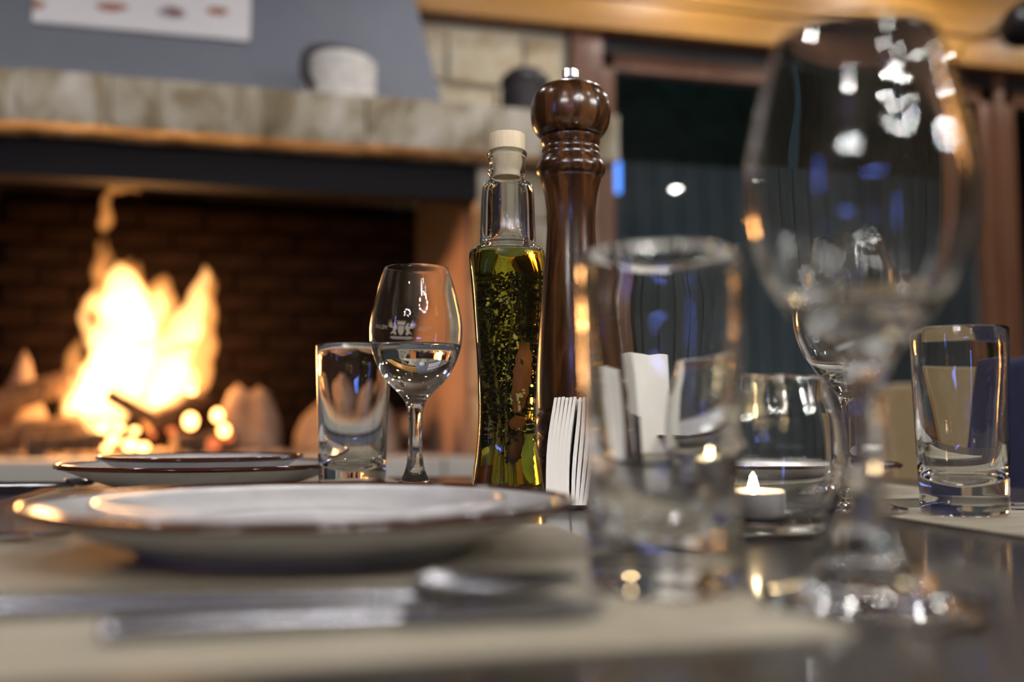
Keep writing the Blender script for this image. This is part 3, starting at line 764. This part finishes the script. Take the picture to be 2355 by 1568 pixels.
tag(wt, 'clear water in the bowl of the crested wine glass', 'water')

# etched lettering and crest on the far side of the bowl, readable from outside
away = math.atan2(FWD.y, FWD.x) + R(26)       # direction of the crest, seen from the glass axis
def wrap(g2, name, zc):
    vs = []
    for s, t_ in g2.v:
        z = zc + t_; r = bowl_r(z) + .00018
        # someone outside looks at it: their right is the direction of increasing angle
        a = away + s / bowl_r(zc)
        vs.append((r * math.cos(a), r * math.sin(a), z))
    g = G(); g.add(vs, g2.f); me = g.mesh(name, smooth=True); return me
class P2:
    def __init__(s): s.v = []; s.f = []
    def poly(s, pts):
        o = len(s.v); s.v += [(x * .001, y * .001) for x, y in pts]; s.f.append(tuple(range(o, o + len(pts)))); return s
def text2(txt, size, cx):
    cu = bpy.data.curves.new('lettering', 'FONT'); cu.body = txt; cu.size = size; cu.align_x = 'CENTER'; cu.resolution_u = 2
    to = bpy.data.objects.new('lettering', cu); COL.objects.link(to)
    bpy.context.view_layer.update()
    me = to.evaluated_get(bpy.context.evaluated_depsgraph_get()).to_mesh()
    p = P2(); p.v = [(vv.co.x + cx, vv.co.y) for vv in me.vertices]; p.f = [tuple(f.vertices) for f in me.polygons]
    bpy.data.objects.remove(to); return p
ZE = .1492
for txt, cx in (('VILLA', -.0225), ('MELNIK', .0235)):
    obj('lettering', wrap(text2(txt, .0052, cx), 'lettering', ZE - .0005), m_etch, wg)
cst = P2()
cst.poly([(-3, 3.5), (-3, -1), (-2, -3.6), (0, -5), (2, -3.6), (3, -1), (3, 3.5)])                       # shield
cst.poly([(-3.4, 4.3), (3.4, 4.3), (4.2, 7.2), (-4.2, 7.2)])                                              # crown
for k in range(5): cst.poly([(-4.0 + k * 2 - .4, 7.4), (-4.0 + k * 2 + .4, 7.4), (-4.0 + k * 2, 8.4)])
for s in (-1, 1):
    def q(pts): cst.poly([(s * x, y) for x, y in pts])
    q([(4, 3.6), (6.2, 4.4), (7.6, 3.0), (8.2, -2), (6.6, -4.6), (4.2, -4.4), (5.4, -1), (3.8, 1)])       # beast body
    q([(4.6, 4.2), (6.6, 6.4), (7.8, 5.4), (6.8, 4.0)])                                                    # head
    for a, l in ((62, 9.5), (48, 9.4), (34, 8.6), (20, 7.2)):                                              # wing feathers
        ca, sa = math.cos(R(a)), math.sin(R(a))
        q([(7.4, 1.0), (7.4 + ca * l * .55 + sa * .7, 1.0 + sa * l * .55 - ca * .7), (7.4 + ca * l, 1 + sa * l), (7.4 + ca * l * .5 - sa * .5, 1 + sa * l * .5 + ca * .5)])
    q([(8.2, -1.5), (10.4, -3.4), (9.8, -4.2), (7.6, -3)])                                                 # tail
cst.poly([(-10, -6), (10, -6), (11.2, -7.6), (8, -8.6), (-8, -8.6), (-11.2, -7.6)])                        # ribbon
obj('crest', wrap(cst, 'crest', ZE), m_etch, wg)['label'] = 'white etched crest with shield, crown and two winged beasts'

# ------------------------------------------------------------------ candle bowl
cp = at_depth(1738, 1100, .648)
CR = [(0, .004), (.030, .0035), (.040, .0010), (.0425, 0), (.0445, .0022), (.047, .008), (.0525, .020), (.0560, .036), (.0568, .052), (.0545, .070), (.0500, .085), (.0470, .0945), (.0468, .0965)]
CI = [(.0450, .0962), (.0480, .084), (.0524, .070), (.0545, .052), (.0537, .036), (.0500, .022), (.0440, .0115), (.036, .0078), (.018, .0066), (0, .0066)]
cb = G().lathe(CR[:3] + cr2(CR[3:], 5) + [(.0459, .0972)] + cr2(CI, 5), 72).mesh('candle_bowl', sharp=80)
tag(obj('candle_bowl', cb, m_glass, None, (cp.x, cp.y, TZ + .0003)), 'round clear glass bowl holding a lit tealight on bare dark wood', 'candle holder')
tp = at_depth(1733, 1170, .630)
tlz = TZ + .0075
tl_ = thing('tealight', 'lit tealight candle in a metal cup inside the glass bowl', 'candle', (tp.x, tp.y, tlz))
obj('tin_cup', G().lathe([(0, .0004), (.0180, .0), (.0188, .0008), (.0191, .0165), (.0194, .0170), (.0189, .0172), (.0186, .0160), (.0184, .0014), (0, .0010)], 40), m_tin, tl_, sharp=60)
obj('wax', G().lathe([(0, .0013), (.0182, .0014), (.0184, .0140), (.0180, .0146), (.004, .0136), (0, .0136)], 40), m_wax, tl_)
obj('wick', G().tube([(0, 0, .0135), (.0003, 0, .0155), (.0008, 0, .0170)], .0006, 6), m_wick, tl_)
obj('flame', G().lathe(cr2([(0, .0148), (.0022, .0165), (.0030, .0190), (.0022, .0230), (.0010, .0265), (0, .0295)], 5), 20), m_candle, tl_)
for e_ in (9.,):
    ld = bpy.data.lights.new('candle_light', 'POINT'); ld.energy = .8; ld.color = (1., .62, .28); ld.shadow_soft_size = .0015
    lo = bpy.data.objects.new('candle_light', ld); COL.objects.link(lo); lo.location = (tp.x, tp.y, tlz + .026)

# ------------------------------------------------------------------ pepper mill
mp = at_depth(1315, 900, .90); ms = .90 / F
MB = 975 + .067 * F / .90
def zpx(y): return (MB - y) * ms
mill = thing('pepper_mill', 'tall dark turned wooden pepper mill with a knurled chrome top nut', 'pepper mill', (mp.x, mp.y, TZ + .0003))
body = [(84, MB - .5), (84, 1132), (82, 1062), (78, 1056), (82, 1050), (83, 1030), (80, 1012), (75, 1004), (80, 998), (84, 975), (80, 955), (72, 946), (78, 940), (79, 900), (78, 850), (75, 780), (70, 710), (64, 640),
        (59, 580), (56, 525), (57, 480), (61, 445), (66, 422), (70, 411), (70, 404), (75, 399), (80, 391), (81, 381), (78, 371), (72, 363), (68, 357), (69, 350), (66, 345), (68, 339), (67, 333), (63, 329), (66, 325), (69, 319), (69, 309)]
bodyp = [(0, 0)] + [(r * ms, max(0, zpx(y))) for r, y in body] + [(0, zpx(308))]
obj('body', G().lathe(bodyp, 64), m_mill, mill, sharp=40)
head = [(62, 308), (74, 303), (84, 291), (91, 274), (94, 252), (93, 232), (88, 212), (78, 196), (62, 185), (40, 180), (16, 178)]
obj('head', G().lathe([(0, zpx(308))] + cr2([(r * ms, zpx(y)) for r, y in head], 4) + [(0, zpx(178))], 64), m_mill, mill, sharp=70)
obj('spindle', G().lathe([(0, zpx(179)), (17 * ms, zpx(179)), (17 * ms, zpx(176)), (12 * ms, zpx(174)), (12 * ms, zpx(160)), (0, zpx(160))], 28), m_chrome, mill, sharp=40)
kn = G(); n = 44
ring = lambda rr, zq, alt: [((rr - (alt if k % 2 else 0)) * math.cos(2 * PI * k / n), (rr - (alt if k % 2 else 0)) * math.sin(2 * PI * k / n), zq) for k in range(n)]
vs = ring(17 * ms, zpx(166), .0001) + ring(19 * ms, zpx(163), .0006) + ring(19 * ms, zpx(144), .0006) + ring(16 * ms, zpx(141), .0001)
kn.add(vs, [(a * n + k, a * n + (k + 1) % n, (a + 1) * n + (k + 1) % n, (a + 1) * n + k) for a in range(3) for k in range(n)] + [tuple(range(n - 1, -1, -1)), tuple(range(3 * n, 4 * n))])
obj('top_nut', kn, m_chrome, mill, smooth=False)

# ------------------------------------------------------------------ herb oil bottle
op = at_depth(1166, 900, .82); os_ = .82 / F; OB = 975 + .067 * F / .82
def zo(y): return (OB - y) * os_
btl = thing('oil_bottle', 'waisted clear glass bottle of herb oil with cork and neck handles', 'bottle', (op.x, op.y, TZ + .0003))
half = [(82.5, 1127), (77.5, 1090), (71, 1045), (67, 1000), (65, 950), (66, 890), (67.5, 846), (71, 790), (76, 723), (81, 660), (86, 610), (88, 590), (87, 580), (82, 572), (70, 564), (56, 553), (48, 538), (44, 515), (42, 480), (41, 440), (40, 405)]
outp = [(0, .004), (66 * os_, .0035), (78 * os_, .0006), (83 * os_, .0), (84.5 * os_, .003)] + cr2([(84 * os_, .008)] + [(r * os_, zo(y)) for r, y in half], 10)
outp += [(r * os_, zo(y)) for r, y in ((41, 398), (45, 393), (46, 388), (45, 383), (41.5, 378), (42, 362), (44, 354), (46.5, 350), (47, 344), (45, 341))]
OILZ = zo(578)
inn = [(r * os_, zo(y)) for r, y in ((38, 341), (36, 350), (35.5, 405), (36, 450), (37, 485), (39, 515), (43, 540), (51, 556), (64, 568), (76, 575.5))]
inn += [(77.5 * os_, OILZ), (72 * os_, OILZ - .0005), (0, OILZ - .0005)]
sup = lambda z: 2.0 + 1.3 * max(0., min(1., (zo(585) - z) / .02)) if z < zo(560) else 2.0
RB = PI / 4 - YAW + R(8)
def fit(prof):   # keep the silhouette width although the section is squarish
    return prof
obj('glass', G().lathe(outp + inn, 96, sup=sup, rot=-YAW + R(6)), m_glass_b, btl, sharp=60)
oilp = [(0, OILZ - .0012), (74 * os_, OILZ - .0012)] + cr2([((r - 5.5) * os_, zo(y)) for r, y in half[::-1] if y > 585], 5) + [(76 * os_, .012), (70 * os_, .0085), (0, .0085)]
tag(obj('herb_oil', G().lathe(oilp, 64, sup=sup, rot=-YAW + R(6)), m_oil, None, (op.x, op.y, TZ + .0003), sharp=70), 'yellow green oil filling the herb bottle up to the shoulder', 'oil')
corkp = [(0, zo(400)), (30 * os_, zo(400)), (33 * os_, zo(392)), (36 * os_, zo(352)), (37 * os_, zo(340)), (42 * os_, zo(338.5)), (42.5 * os_, zo(334)), (42.5 * os_, zo(303)), (41 * os_, zo(299)), (0, zo(298))]
obj('cork', G().lathe(corkp, 48), m_cork, btl, sharp=40)['label'] = 'pale round stopper'
for sgn, a0 in ((-1, R(205)), (1, R(350))):
    a = a0 - YAW; ca, sa = math.cos(a), math.sin(a)
    hpt = cr([(34, 430), (43, 424), (49, 436), (51, 465), (52, 510), (53, 552), (52, 580)], 5)
    obj('neck_handle', G().tube([(ca * q[0] * os_, sa * q[0] * os_, zo(q[1])) for q in hpt], [(11.5 + 3 * i / len(hpt)) * os_ for i in range(len(hpt))], 16, 1.25), m_glass_b, btl, sharp=70)

# things pickled in the oil
OBASE = Vector((op.x, op.y, TZ + .0003))
RI = Vector((math.cos(YAW), -math.sin(YAW), 0))     # to the right along the picture
AW = FWD
def inr(z):
    o = [(r * os_, zo(y)) for r, y in half if y > 585]
    for a, b in zip(o, o[1:]):
        if a[1] <= z <= b[1]: return a[0] + (b[0] - a[0]) * (z - a[1]) / (b[1] - a[1]) - .0045
    return 60 * os_
def inside(sx, dz, z): return RI * (sx * inr(z)) + AW * (dz * inr(z)) + Vector((0, 0, z))
rh = random.Random(21)
sprigs = [(-.55, -.1, -.75, -.2, 635), (-.28, .35, -.35, .4, 628), (.02, -.35, .05, -.4, 640), (.25, .25, .4, .1, 632), (.1, .55, .65, .3, 650), (-.35, -.5, -.55, -.45, 700)]
for i, (x0, d0, x1, d1, ytop) in enumerate(sprigs):
    t = thing('herb_sprig', 'dried herb sprig with small dark leaves standing in the oil bottle', 'herb', OBASE, group='herb sprigs in the oil')
    zt = zo(ytop); zb = .011
    n = 14
    pts = []
    for k in range(n):
        f = k / (n - 1); z = zb + (zt - zb) * f
        pts.append(inside(x0 + (x1 - x0) * f + .10 * math.sin(f * 7 + i), d0 + (d1 - d0) * f + .08 * math.cos(f * 6 + i), z))
    obj('stem', G().tube(pts, [.0016 - .0009 * k / n for k in range(n)], 6), m_stem, t)
    g = G()
    for k in range(330 if i < 5 else 200):
        f = 1 - (rh.random() ** 1.25) * (.80 if i < 5 else .7)
        j = f * (n - 1); a = int(min(j, n - 2)); p = pts[a].lerp(pts[a + 1], j - a)
        sp_ = .010 * (.7 + .6 * f)
        c = p + Vector((rh.gauss(0, sp_ * .55), rh.gauss(0, sp_ * .55), rh.gauss(0, .004)))
        rr_ = Vector((c.x, c.y, 0)); lim = inr(c.z) * .93
        if rr_.length > lim: rr_ *= lim / rr_.length; c = Vector((rr_.x, rr_.y, c.z))
        if c.z > zt + .003: continue
        l = rh.uniform(.0040, .0075); wd = l * rh.uniform(.45, .65)
        d = Vector((rh.gauss(0, 1), rh.gauss(0, 1), rh.gauss(.3, .8))).normalized(); e = d.orthogonal().normalized(); e.rotate(Matrix.Rotation(rh.uniform(0, 6), 3, d)); nn = d.cross(e)
        g.add([c - d * l * .5, c + e * wd * .5 + nn * wd * .2, c + d * l * .5, c - e * wd * .5 + nn * wd * .2, c + nn * -.0003], [(0, 1, 4), (1, 2, 4), (2, 3, 4), (3, 0, 4)])
    stuff(obj('leaves', g, m_herb, t, smooth=False))
    g2 = G()
    for k in range(7):
        f = .25 + .1 * k; j = f * (n - 1); a = int(j); p = pts[a]
        e = p + Vector((rh.uniform(-.008, .008), rh.uniform(-.008, .008), rh.uniform(.006, .014)))
        rr_ = Vector((e.x, e.y, 0)); lim = inr(e.z) * .9
        if rr_.length > lim: rr_ *= lim / rr_.length; e = Vector((rr_.x, rr_.y, e.z))
        g2.tube([p, e], .00045, 5)
    obj('twig', g2, m_stem, t)
def strip(name, pts, wd, th, m, lab, cat):
    """curled flat piece; pts: (sx, depth, pixel row)"""
    P = cr([inside(a, b, zo(y)) for a, b, y in pts], 6); g = G(); vs, fs = [], []
    for i, p in enumerate(P):
        f = i / (len(P) - 1); ww = wd * (math.sin(PI * min(max(f, .06), .94)) ** .45) * (1 + .12 * math.sin(i * 2.1))
        side = (RI * .92 + AW * .38).normalized()
        for q, b_ in ((-1, 0), (-.4, 1), (.4, 1), (1, 0)):
            vs.append(p + side * ww * q * .5 - AW * th * (b_ * 1.6))
        for q, b_ in ((1, 0), (.4, 1), (-.4, 1), (-1, 0)):
            vs.append(p + side * ww * q * .5 - AW * th * (b_ * 1.6 - 1))
    k = 8
    for i in range(len(P) - 1):
        for c in range(k): fs.append((i * k + c, i * k + (c + 1) % k, (i + 1) * k + (c + 1) % k, (i + 1) * k + c))
    fs.append(tuple(range(k - 1, -1, -1))); fs.append(tuple(range((len(P) - 1) * k, len(P) * k)))
    g.add(vs, fs)
    return tag(obj(name, g, m, None, OBASE, sharp=60), lab, cat)
strip('dried_chili', [(.62, -.45, 790), (.58, -.55, 850), (.50, -.6, 900), (.42, -.6, 950)], .0140, .0009, m_chili, 'long red brown dried chili against the mill side of the oil bottle', 'chili')
strip('dried_chili', [(.42, -.62, 958), (.40, -.64, 975), (.40, -.62, 992)], .0130, .0009, m_chili, 'short square piece of red chili low in the oil bottle', 'chili')
strip('dried_chili', [(.36, -.4, 995), (.38, -.5, 1020), (.22, -.5, 1050), (.08, -.3, 1068)], .0145, .0014, m_darkchili, 'dark shiny chili pod below the red chili in the bottle', 'chili')
strip('dried_chili', [(-.55, -.3, 1070), (-.62, -.4, 1095), (-.70, -.3, 1120)], .0130, .0014, m_darkchili, 'dark red chili pod leaning near the bottle base beside the stems', 'chili')
strip('bay_leaf', [(.74, -.25, 1000), (.70, -.45, 1040), (.66, -.45, 1080), (.72, -.35, 1110)], .0085, .0006, m_greenleaf, 'narrow green leaf at the bottom of the oil bottle', 'leaf')
sd = G()
def seeds(n, x0, x1, y0, y1, dep):
    for _ in range(n):
        f = rh.random(); z = zo(y0 + (y1 - y0) * f + rh.uniform(-6, 6)); sd.ball(inside(x0 + (x1 - x0) * f + rh.uniform(-.06, .06), dep + rh.uniform(-.05, .05), z), .0011, 7, 5)
seeds(9, -.28, .30, 688, 702, -.72); seeds(4, -.28, -.22, 690, 708, -.72); seeds(7, .1, .4, 770, 790, -.75); seeds(14, .38, .72, 918, 900, -.72); seeds(12, .45, .55, 910, 955, -.74); seeds(5, .02, .25, 912, 922, -.75); seeds(16, -.7, .6, 680, 1030, -.6)
stuff(tag(obj('mustard_seeds', sd, m_seed, None, OBASE), 'tiny round cream seeds caught among the herbs in the oil bottle', 'seeds'))
pc = G()
for _ in range(170):
    a = rh.uniform(0, 2 * PI); r_ = math.sqrt(rh.random()) * 66 * os_; pc.ball((r_ * math.cos(a), r_ * math.sin(a), .0102 + rh.random() * .0055), rh.uniform(.0011, .0018), 7, 5)
stuff(tag(obj('peppercorns', pc, m_corn, None, OBASE), 'brown peppercorns and seeds settled on the bottom of the oil bottle', 'peppercorns'))

# ------------------------------------------------------------------ napkins and holder
npos = on_z(1318, 1172, TZ)
hold_c = Vector((on_z(1410, 1163, TZ).x, on_z(1410, 1163, TZ).y, TZ + .0003))
hz = thing('napkin_holder', 'flat dark metal napkin holder with two low side plates', 'napkin holder', hold_c, R(-14 + 4))
obj('base', G().box((0, 0, .0015), (.120, .074, .003)), m_black, hz, bevel=.0008)
obj('divider', G().box((.006, 0, .028), (.0025, .060, .050)), m_black, hz, bevel=.0008)
def napkin_mesh(h, wdt, lean, bulge, seed, th=.0030):
    """a paper napkin folded over: U-shaped sheet standing on its open edges; local y runs along the sheet"""
    rr = random.Random(seed); ny, nz = 9, 10; vs, fs = [], []
    def pos(i, j, off):
        y = (i / (ny - 1) - .5) * wdt; f = j / (nz - 1)
        x = lean * f * f + bulge * math.sin(PI * f) * (1.0 - .5 * (i / (ny - 1))) + off * (1 - .3 * f ** 6) + .0004 * math.sin(7 * f + seed + i)
        return (x, y, h * f * (1 + .012 * math.sin(i * .9 + seed)))
    for side, off in ((0, -th / 2), (1, th / 2)):
        for i in range(ny):
            for j in range(nz): vs.append(pos(i, j, off))
    q = ny * nz
    for i in range(ny - 1):
        for j in range(nz - 1):
            a = i * nz + j
            fs.append((a, a + 1, a + nz + 1, a + nz)); fs.append((q + a, q + a + nz, q + a + nz + 1, q + a + 1))
        a = i * nz + nz - 1; fs.append((a, q + a, q + a + nz, a + nz))
        a = i * nz; fs.append((a, a + nz, q + a + nz, q + a))
    for j in range(nz - 1):
        a = j; fs.append((a, q + a, q + a + 1, a + 1)); a = (ny - 1) * nz + j; fs.append((a, a + 1, q + a + 1, q + a))
    g = G(); g.add(vs, fs); return g
Hn = .0835
for i in range(10):
    o = thing('paper_napkin', 'white folded paper napkin in the stack leaning beside the pepper mill', 'napkin', Vector((npos.x, npos.y, TZ + .0036)) + RI * (-.0155 + i * .00305 + (.0014 if i > 5 else 0)) + AW * .045, R(-14 - 6), group='napkins by the mill')
    obj('sheet', napkin_mesh(Hn * (1 + .004 * (i % 3)), .092, .0065, (.0 if i < 6 else .0020 * (i - 5) * .6), 1 if i < 6 else 2, .0030), m_paper, o, sharp=70)
q0 = on_z(1450, 1140, TZ)
for i in range(7):
    o = thing('paper_napkin', 'tall white paper napkin in the stack behind the tumbler', 'napkin', Vector((q0.x, q0.y, TZ + .0036)) + RI * (.004 * i - .006) + AW * (.02 - .002 * i), R(-14 - 62), group='tall napkins behind the tumbler')
    obj('sheet', napkin_mesh(.105, .060, -.004, .001, 40 + i, .0028), m_paper, o, sharp=70)

# ------------------------------------------------------------------ cutlery
def cutlery(kind, a, b, lab, z=MZ):
    """lies from handle end a to tip b"""
    a, b = Vector((a.x, a.y, z)), Vector((b.x, b.y, z)); d = b - a; ln = d.length
    t = thing('table_' + kind, lab, kind, a, math.atan2(d.y, d.x))
    def blade(outline, name, z0, z1, bend=None):
        n = len(outline); g = G(); vs = []
        for zq in (z0, z1):
            for x, y in outline: vs.append((x, y, zq + (bend(x) if bend else 0)))
        g.add(vs, [tuple(range(n - 1, -1, -1)), tuple(range(n, 2 * n))] + [(k, (k + 1) % n, n + (k + 1) % n, n + k) for k in range(n)])
        return obj(name, g, m_steel, t, smooth=False, bevel=.0006)
    hl = ln * .52
    if kind == 'spoon': hl = ln * .70
    if kind == 'knife': hl = ln * .56
    hpts = [(0, 0, .0035), (.012, 0, .0045), (hl * .4, 0, .0045), (hl * .8, 0, .004), (hl + .01, 0, .0035)]
    obj('handle', G().tube(cr(hpts, 4), [.0034] + [.0048 - .0016 * (i / 15.) for i in range(16)], 12, .7), m_steel, t)
    if kind == 'knife':
        o = [(hl, -.006), (hl + .02, -.0085), (ln * .9, -.0095), (ln * .98, -.005), (ln, .002), (ln * .97, .0075), (hl, .0065)]
        blade(o, 'blade', .0024, .0052)
    elif kind == 'fork':
        ns = ln * .72
        blade([(hl, -.003), (ns - .015, -.005), (ns, -.0115), (ns + .008, -.012), (ns + .008, .012), (ns, .0115), (ns - .015, .005), (hl, .003)], 'neck', .0022, .004)
        for k in range(4):
            y = -.0102 + k * .0068; blade([(ns + .007, y - .0018), (ln - .006, y - .0014), (ln, y), (ln - .006, y + .0014), (ns + .007, y + .0018)], 'tine', .0024, .004)
    else:
        g = G(); sx, sy = (ln - hl) / 2, .0205; cx = hl + sx; vs, fs = [], []
        for rI in range(7):
            f = rI / 6.
            for k in range(24):
                a_ = 2 * PI * k / 24; vs.append((cx + sx * f * math.cos(a_), sy * f * math.sin(a_) * (1 - .12 * math.cos(a_)), .0012 + .0068 * f * f))
        for rI in range(6):
            for k in range(24): fs.append((rI * 24 + k, rI * 24 + (k + 1) % 24, (rI + 1) * 24 + (k + 1) % 24, (rI + 1) * 24 + k))
        q = len(vs); vs += [(x, y, zq + .0011) for x, y, zq in vs]; fs += [tuple(i + q for i in f[::-1]) for f in fs]
        fs += [(144 + k, 144 + (k + 1) % 24, q + 144 + (k + 1) % 24, q + 144 + k) for k in range(24)]
        g.add(vs, fs); obj('bowl', g, m_steel, t)
    return t
cutlery('knife', on_z(230, 1478, MZ), on_z(1395, 1418, MZ), 'steel table knife lying along the edge of the plate setting by the big wine glass')
cutlery('spoon', on_z(-60, 1425, MZ), on_z(1330, 1380, MZ), 'steel spoon lying between the knife and the plates by the big wine glass')
cutlery('fork', on_z(-330, 1262, MZ), on_z(160, 1238, MZ), 'steel fork lying behind the plates by the big wine glass')
cutlery('spoon', on_z(-60, 1128, MZ), on_z(232, 1120, MZ), 'steel spoon catching firelight beside the plates on the fireplace side')
cutlery('knife', on_z(2560, 1176, MZ), on_z(2322, 1170, MZ), 'steel knife lying on the placemat by the tumbler and navy chair')

# ------------------------------------------------------------------ chairs
def chair(lab, m, loc, rz, h):
    t = thing('dining_chair', lab, 'chair', loc, rz)          # sits facing local -x, back at +x
    obj('seat', G().box((0, 0, .44), (.46, .47, .10)), m, t, bevel=.03, seg=3)
    g = G(); nn = 9; vs, fs = [], []
    for s_ in (0, 1):
        for i in range(nn):
            y = -.235 + .47 * i / (nn - 1); c = .035 * (1 - (2 * i / (nn - 1) - 1) ** 2)
            for zq, lean in ((.40, 0), (h, .07)):
                top = zq - (0.012 * (abs(2 * i / (nn - 1) - 1) ** 3) if zq > .5 else 0)
                vs.append((.19 + lean + c + s_ * .07, y, top))
    q = nn * 2
    for i in range(nn - 1):
        a = 2 * i
        fs += [(a, a + 1, a + 3, a + 2), (q + a, q + a + 2, q + a + 3, q + a + 1), (a + 1, q + a + 1, q + a + 3, a + 3), (a, a + 2, q + a + 2, q + a)]
    fs += [(0, q, q + 1, 1), (q - 2, q - 1, 2 * q - 1, 2 * q - 2)]
    g.add(vs, fs); obj('backrest', g, m, t, bevel=.018, seg=3)
    for sx in (-1, 1):
        for sy in (-1, 1):
            obj('leg', G().tube([(sx * .19, sy * .19, .40), (sx * .21, sy * .21, .0)], [.022, .015], 10), m_chairleg, t)
    return t
cn = at_depth(2316, 900, 1.50)
chair('navy blue upholstered dining chair at the table beside the tumbler', m_navy, (cn.x - .30, cn.y - .235, 0), 0, on_v(2330, 772, cn.y).z - .03)
ct = at_depth(2036, 900, 2.15)
chair('tan upholstered dining chair behind the table, left of the navy chair', m_tan, (ct.x + .50, ct.y + .12, 0), R(100), .925)
